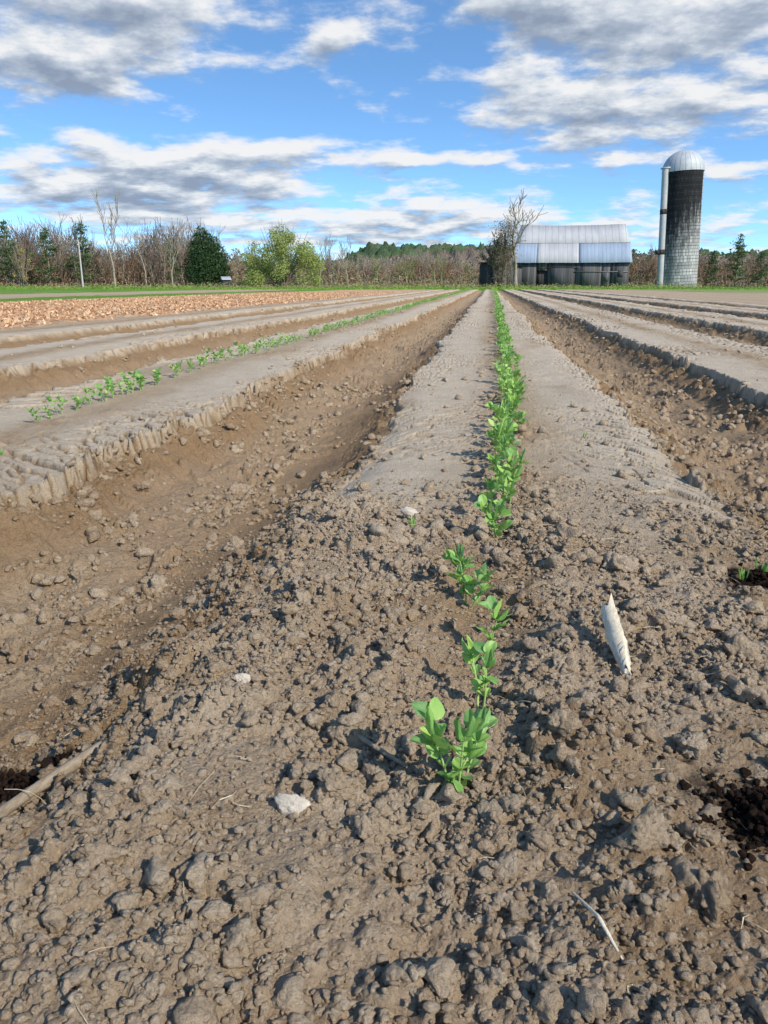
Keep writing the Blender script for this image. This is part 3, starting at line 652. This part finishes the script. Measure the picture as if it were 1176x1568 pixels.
# ---------------------------------------------------------------- silo
silo=bpy.data.objects.new('silo',None);sc.collection.objects.link(silo);silo.location=S(42.9,118);silo.rotation_euler=(0,rad(-2.8),A0);silo.scale=(1.13,)*3
def stavemat():
    m,nt,b=newmat('concrete_staves');v=tc(nt);sx=nt.nodes.new('ShaderNodeSeparateXYZ');nt.links.new(v,sx.inputs[0])
    an=math_(nt,'ARCTAN2',sx.outputs[0],math_(nt,'MULTIPLY',sx.outputs[1],-1.));cb=nt.nodes.new('ShaderNodeCombineXYZ');nt.links.new(math_(nt,'MULTIPLY',an,2.35),cb.inputs[0]);nt.links.new(sx.outputs[2],cb.inputs[1])
    br=nt.nodes.new('ShaderNodeTexBrick');nt.links.new(cb.outputs[0],br.inputs['Vector']);br.inputs['Scale'].default_value=1;br.inputs['Brick Width'].default_value=.42;br.inputs['Row Height'].default_value=.78;br.inputs['Mortar Size'].default_value=.03
    br.inputs['Color1'].default_value=(.30,.30,.30,1);br.inputs['Color2'].default_value=(.52,.52,.50,1);br.inputs['Mortar'].default_value=(.15,.15,.15,1)
    st=noise(nt,mapping(nt,cb.outputs[0],(2.2,.12,1)),1.3,6,.7)
    n2=noise(nt,cb.outputs[0],1.3,5,.7)
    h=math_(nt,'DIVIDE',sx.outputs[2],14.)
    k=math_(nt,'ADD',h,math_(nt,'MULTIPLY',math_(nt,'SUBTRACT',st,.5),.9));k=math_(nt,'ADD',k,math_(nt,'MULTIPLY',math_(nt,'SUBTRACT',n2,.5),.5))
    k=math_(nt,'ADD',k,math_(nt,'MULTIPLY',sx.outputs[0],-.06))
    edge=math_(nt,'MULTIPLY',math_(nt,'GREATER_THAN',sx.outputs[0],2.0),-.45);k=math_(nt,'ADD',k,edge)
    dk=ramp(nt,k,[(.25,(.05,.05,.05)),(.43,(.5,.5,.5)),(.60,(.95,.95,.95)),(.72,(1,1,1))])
    c=mixc(nt,dk,br.outputs[0],mixc(nt,.05,(.008,.009,.012),br.outputs[0]))
    nt.links.new(c,b.inputs['Base Color']);b.inputs['Roughness'].default_value=1.;b.inputs['Specular IOR Level'].default_value=.0;bump(nt,br.outputs['Fac'],b,-.4,.03);return m
R=2.42;Hc=14.0
def cyl(r,z0,z1,n=48,th0=0,th1=2*math.pi,rings=2):
    V=[];m=n+1
    for j in range(rings):
        for i in range(m):
            t=th0+(th1-th0)*i/n;V.append([r*math.cos(t),r*math.sin(t),z0+(z1-z0)*j/(rings-1)])
    return V,[[j*m+i,j*m+i+1,(j+1)*m+i+1,(j+1)*m+i] for j in range(rings-1) for i in range(n)]
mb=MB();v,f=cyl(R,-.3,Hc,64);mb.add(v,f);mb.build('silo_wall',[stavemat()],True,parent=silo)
mb=MB()
for k in range(18):
    v,f=cyl(R+.03,.4+k*.78,.435+k*.78,48);mb.add(v,f)
mb.build('steel_hoops',[simple('hoop_steel',(.03,.03,.03),(.09,.085,.08),3)],parent=silo)
m,nt,b=newmat('dome_metal');v=tc(nt);sx=nt.nodes.new('ShaderNodeSeparateXYZ');nt.links.new(v,sx.inputs[0])
an=math_(nt,'FRACT',math_(nt,'MULTIPLY',math_(nt,'ARCTAN2',sx.outputs[1],sx.outputs[0]),24/6.2832));c=mixc(nt,math_(nt,'LESS_THAN',an,.12),ramp(nt,noise(nt,v,1.5,4),[(.3,(.38,.40,.42)),(.7,(.50,.52,.54))]),(.25,.26,.28))
nt.links.new(c,b.inputs['Base Color']);b.inputs['Roughness'].default_value=.6;b.inputs['Metallic'].default_value=.1
mb=MB();V=[];n=48;J=12
for j in range(J+1):
    t=j/J*math.pi/2
    for i in range(n): a_=2*math.pi*i/n;V.append([(R+.08)*math.cos(t)*math.cos(a_),(R+.08)*math.cos(t)*math.sin(a_),Hc+.1+2.3*math.sin(t)])
mb.add(V,[[j*n+i,j*n+(i+1)%n,(j+1)*n+(i+1)%n,(j+1)*n+i] for j in range(J) for i in range(n)]);v,f=cyl(R+.1,Hc-.15,Hc+.1,48);mb.add(v,f)
mb.build('dome',[m],True,parent=silo)
CH=simple('chute_metal',(.36,.37,.39),(.52,.53,.54),1.2,.7,.1)
mb=MB();cx,cy=-R-.08,-.9
for(z0,z1) in((.2,4.2),(4.8,9.0),(9.6,14.3)):
    v,f=cyl(.42,z0,z1,20);v=np.array(v)+np.array([cx,cy,0]);mb.add(v,f,0)
for z0 in(4.2,9.0): mb.box((cx,cy,z0+.3),(.7,.7,.6),1)
mb.box((cx,cy,14.35),(.95,.95,.15),0);mb.box((cx-.45,cy,4.5),(.5,.7,.5),1)
mb.build('chute',[CH,WALLD],parent=silo)
# ---------------------------------------------------------------- light, sky
az_s=rad(128)
el_s=rad(38)
sun=bpy.data.lights.new('sun','SUN');sun.energy=5.0;sun.angle=rad(.55);sun.color=(1,.92,.79)
so=bpy.data.objects.new('sun',sun);sc.collection.objects.link(so)
dv=Vector((math.sin(az_s)*math.cos(el_s),math.cos(az_s)*math.cos(el_s),math.sin(el_s)))
so.rotation_euler=dv.to_track_quat('Z','Y').to_euler()
w=bpy.data.worlds.new('World');sc.world=w;w.use_nodes=True;nt=w.node_tree
bg=nt.nodes['Background'];bg.inputs[1].default_value=.12
def cloudgroup():
    gt=bpy.data.node_groups.new('cloud_density','ShaderNodeTree')
    gt.interface.new_socket('Dir',in_out='INPUT',socket_type='NodeSocketVector');gt.interface.new_socket('D',in_out='OUTPUT',socket_type='NodeSocketFloat')
    gi=gt.nodes.new('NodeGroupInput');go=gt.nodes.new('NodeGroupOutput');sx=gt.nodes.new('ShaderNodeSeparateXYZ');gt.links.new(gi.outputs[0],sx.inputs[0])
    x,y,z_=sx.outputs
    az=math_(gt,'MULTIPLY',math_(gt,'ARCTAN2',x,y),57.2958);el=math_(gt,'MULTIPLY',math_(gt,'ARCSINE',z_),57.2958)
    zz=math_(gt,'ADD',math_(gt,'MAXIMUM',z_,0.),.15)
    cb=gt.nodes.new('ShaderNodeCombineXYZ');gt.links.new(math_(gt,'DIVIDE',x,zz),cb.inputs[0]);gt.links.new(math_(gt,'DIVIDE',y,zz),cb.inputs[1])
    n1=noise(gt,cb.outputs[0],3.6,8,.60);n2=noise(gt,cb.outputs[0],.9,2,.5)
    B=None
    o=-7.49
    for(a_,e_,sa_,se_,am) in[(-18,15.8,9,3.2,1.5),(-22,12.2,6,1.3,.8),(17,16.2,14.5,2.6,1.7),(15.5,10.9,11,1.8,1.5),(-3.9,14.8,1.5,.8,1.0),(-3.6,12.9,2.2,.45,.8),(-11,7.7,8.5,1.8,1.3),(-19,6.0,9,1.5,1.1),(3,8.2,6,.45,.95),(4.5,5.4,4.5,.6,.95),(16,7.7,5,.5,.8),(11,3.7,16,1.2,.85),(-6,3.7,14,1.2,.85),(22,6.8,3.5,.5,.8),
                             (-5.8,11.6,5.5,1.6,-.8),(-4.5,16.8,3,1.0,-.6),(-19,9.9,7,.6,-.7),(3.5,13.2,2.6,2.2,-.6),(-2,9.9,9,.5,-.4),(9,6.6,12,.35,-.3)]:
        u=math_(gt,'DIVIDE',math_(gt,'SUBTRACT',az,a_+o),sa_);v_=math_(gt,'DIVIDE',math_(gt,'SUBTRACT',el,e_),se_)
        r2=math_(gt,'ADD',math_(gt,'MULTIPLY',u,u),math_(gt,'MULTIPLY',v_,v_))
        gsn=math_(gt,'MULTIPLY',math_(gt,'EXPONENT',math_(gt,'MULTIPLY',r2,-.8)),am)
        B=gsn if B is None else math_(gt,'ADD',B,gsn)
    d=math_(gt,'ADD',math_(gt,'MULTIPLY',B,.55),math_(gt,'MULTIPLY',math_(gt,'SUBTRACT',n1,.5),2.5))
    d=math_(gt,'ADD',d,math_(gt,'MULTIPLY',math_(gt,'SUBTRACT',n2,.5),.5));gt.links.new(math_(gt,'SUBTRACT',d,.06),go.inputs[0]);return gt
CG=cloudgroup()
gen=nt.nodes.new('ShaderNodeTexCoord').outputs['Generated']
def vmath(op,a,b):
    n=nt.nodes.new('ShaderNodeVectorMath');n.operation=op
    nt.links.new(a,n.inputs[0])
    if b is not None: n.inputs[1].default_value=b
    return n.outputs[0]
def dens(vec):
    g_=nt.nodes.new('ShaderNodeGroup');g_.node_tree=CG;nt.links.new(vec,g_.inputs[0]);return g_.outputs[0]
d0=dens(gen);d1=dens(vmath('ADD',gen,(.008,-.004,.013)))
sky=nt.nodes.new('ShaderNodeTexSky');sky.sky_type='NISHITA';sky.sun_disc=False;sky.sun_elevation=el_s;sky.sun_rotation=az_s;sky.air_density=1.;sky.dust_density=.4;sky.ozone_density=2.
nt.links.new(vmath('NORMALIZE',vmath('ADD',vmath('MULTIPLY',gen,(1,1,2.0)),(0,0,.05)),None),sky.inputs[0])
skyc=mixc(nt,1.,sky.outputs[0],(1.38,1.85,2.1),'MULTIPLY')
alpha=nt.nodes.new('ShaderNodeMapRange');alpha.interpolation_type='SMOOTHSTEP';nt.links.new(d0,alpha.inputs[0]);alpha.inputs[1].default_value=.0;alpha.inputs[2].default_value=.60
core=nt.nodes.new('ShaderNodeMapRange');core.interpolation_type='SMOOTHSTEP';nt.links.new(d0,core.inputs[0]);core.inputs[1].default_value=.30;core.inputs[2].default_value=1.15
lit=math_(nt,'ADD',math_(nt,'MULTIPLY',math_(nt,'SUBTRACT',d0,d1),1.5),math_(nt,'SUBTRACT',.76,math_(nt,'MULTIPLY',core.outputs[0],.58)),None,True)
cc=ramp(nt,lit,[(0,(.30,.365,.48)),(.4,(.47,.54,.65)),(.75,(.75,.80,.86)),(1,(.97,.97,.97))])
cc=mixc(nt,1.,cc,(7.8,7.8,7.8),'MULTIPLY')
col=mixc(nt,math_(nt,'MULTIPLY',alpha.outputs[0],.96),skyc,cc)
nt.links.new(col,bg.inputs[0])
try:
    w.cycles.sampling_method='MANUAL';w.cycles.sample_map_resolution=256
except Exception as e: print(e)
# ---------------------------------------------------------------- camera
cam=bpy.data.cameras.new('camera');co=bpy.data.objects.new('camera',cam);sc.collection.objects.link(co)
co.location=(0,0,.5);co.rotation_euler=(math.pi/2-P0,0,A0)
cam.sensor_fit='VERTICAL';cam.sensor_height=36;cam.lens=1184/1568*36;cam.clip_start=.02;cam.clip_end=6000
sc.camera=co
sc.view_settings.view_transform='Standard';sc.view_settings.look='None';sc.view_settings.exposure=0
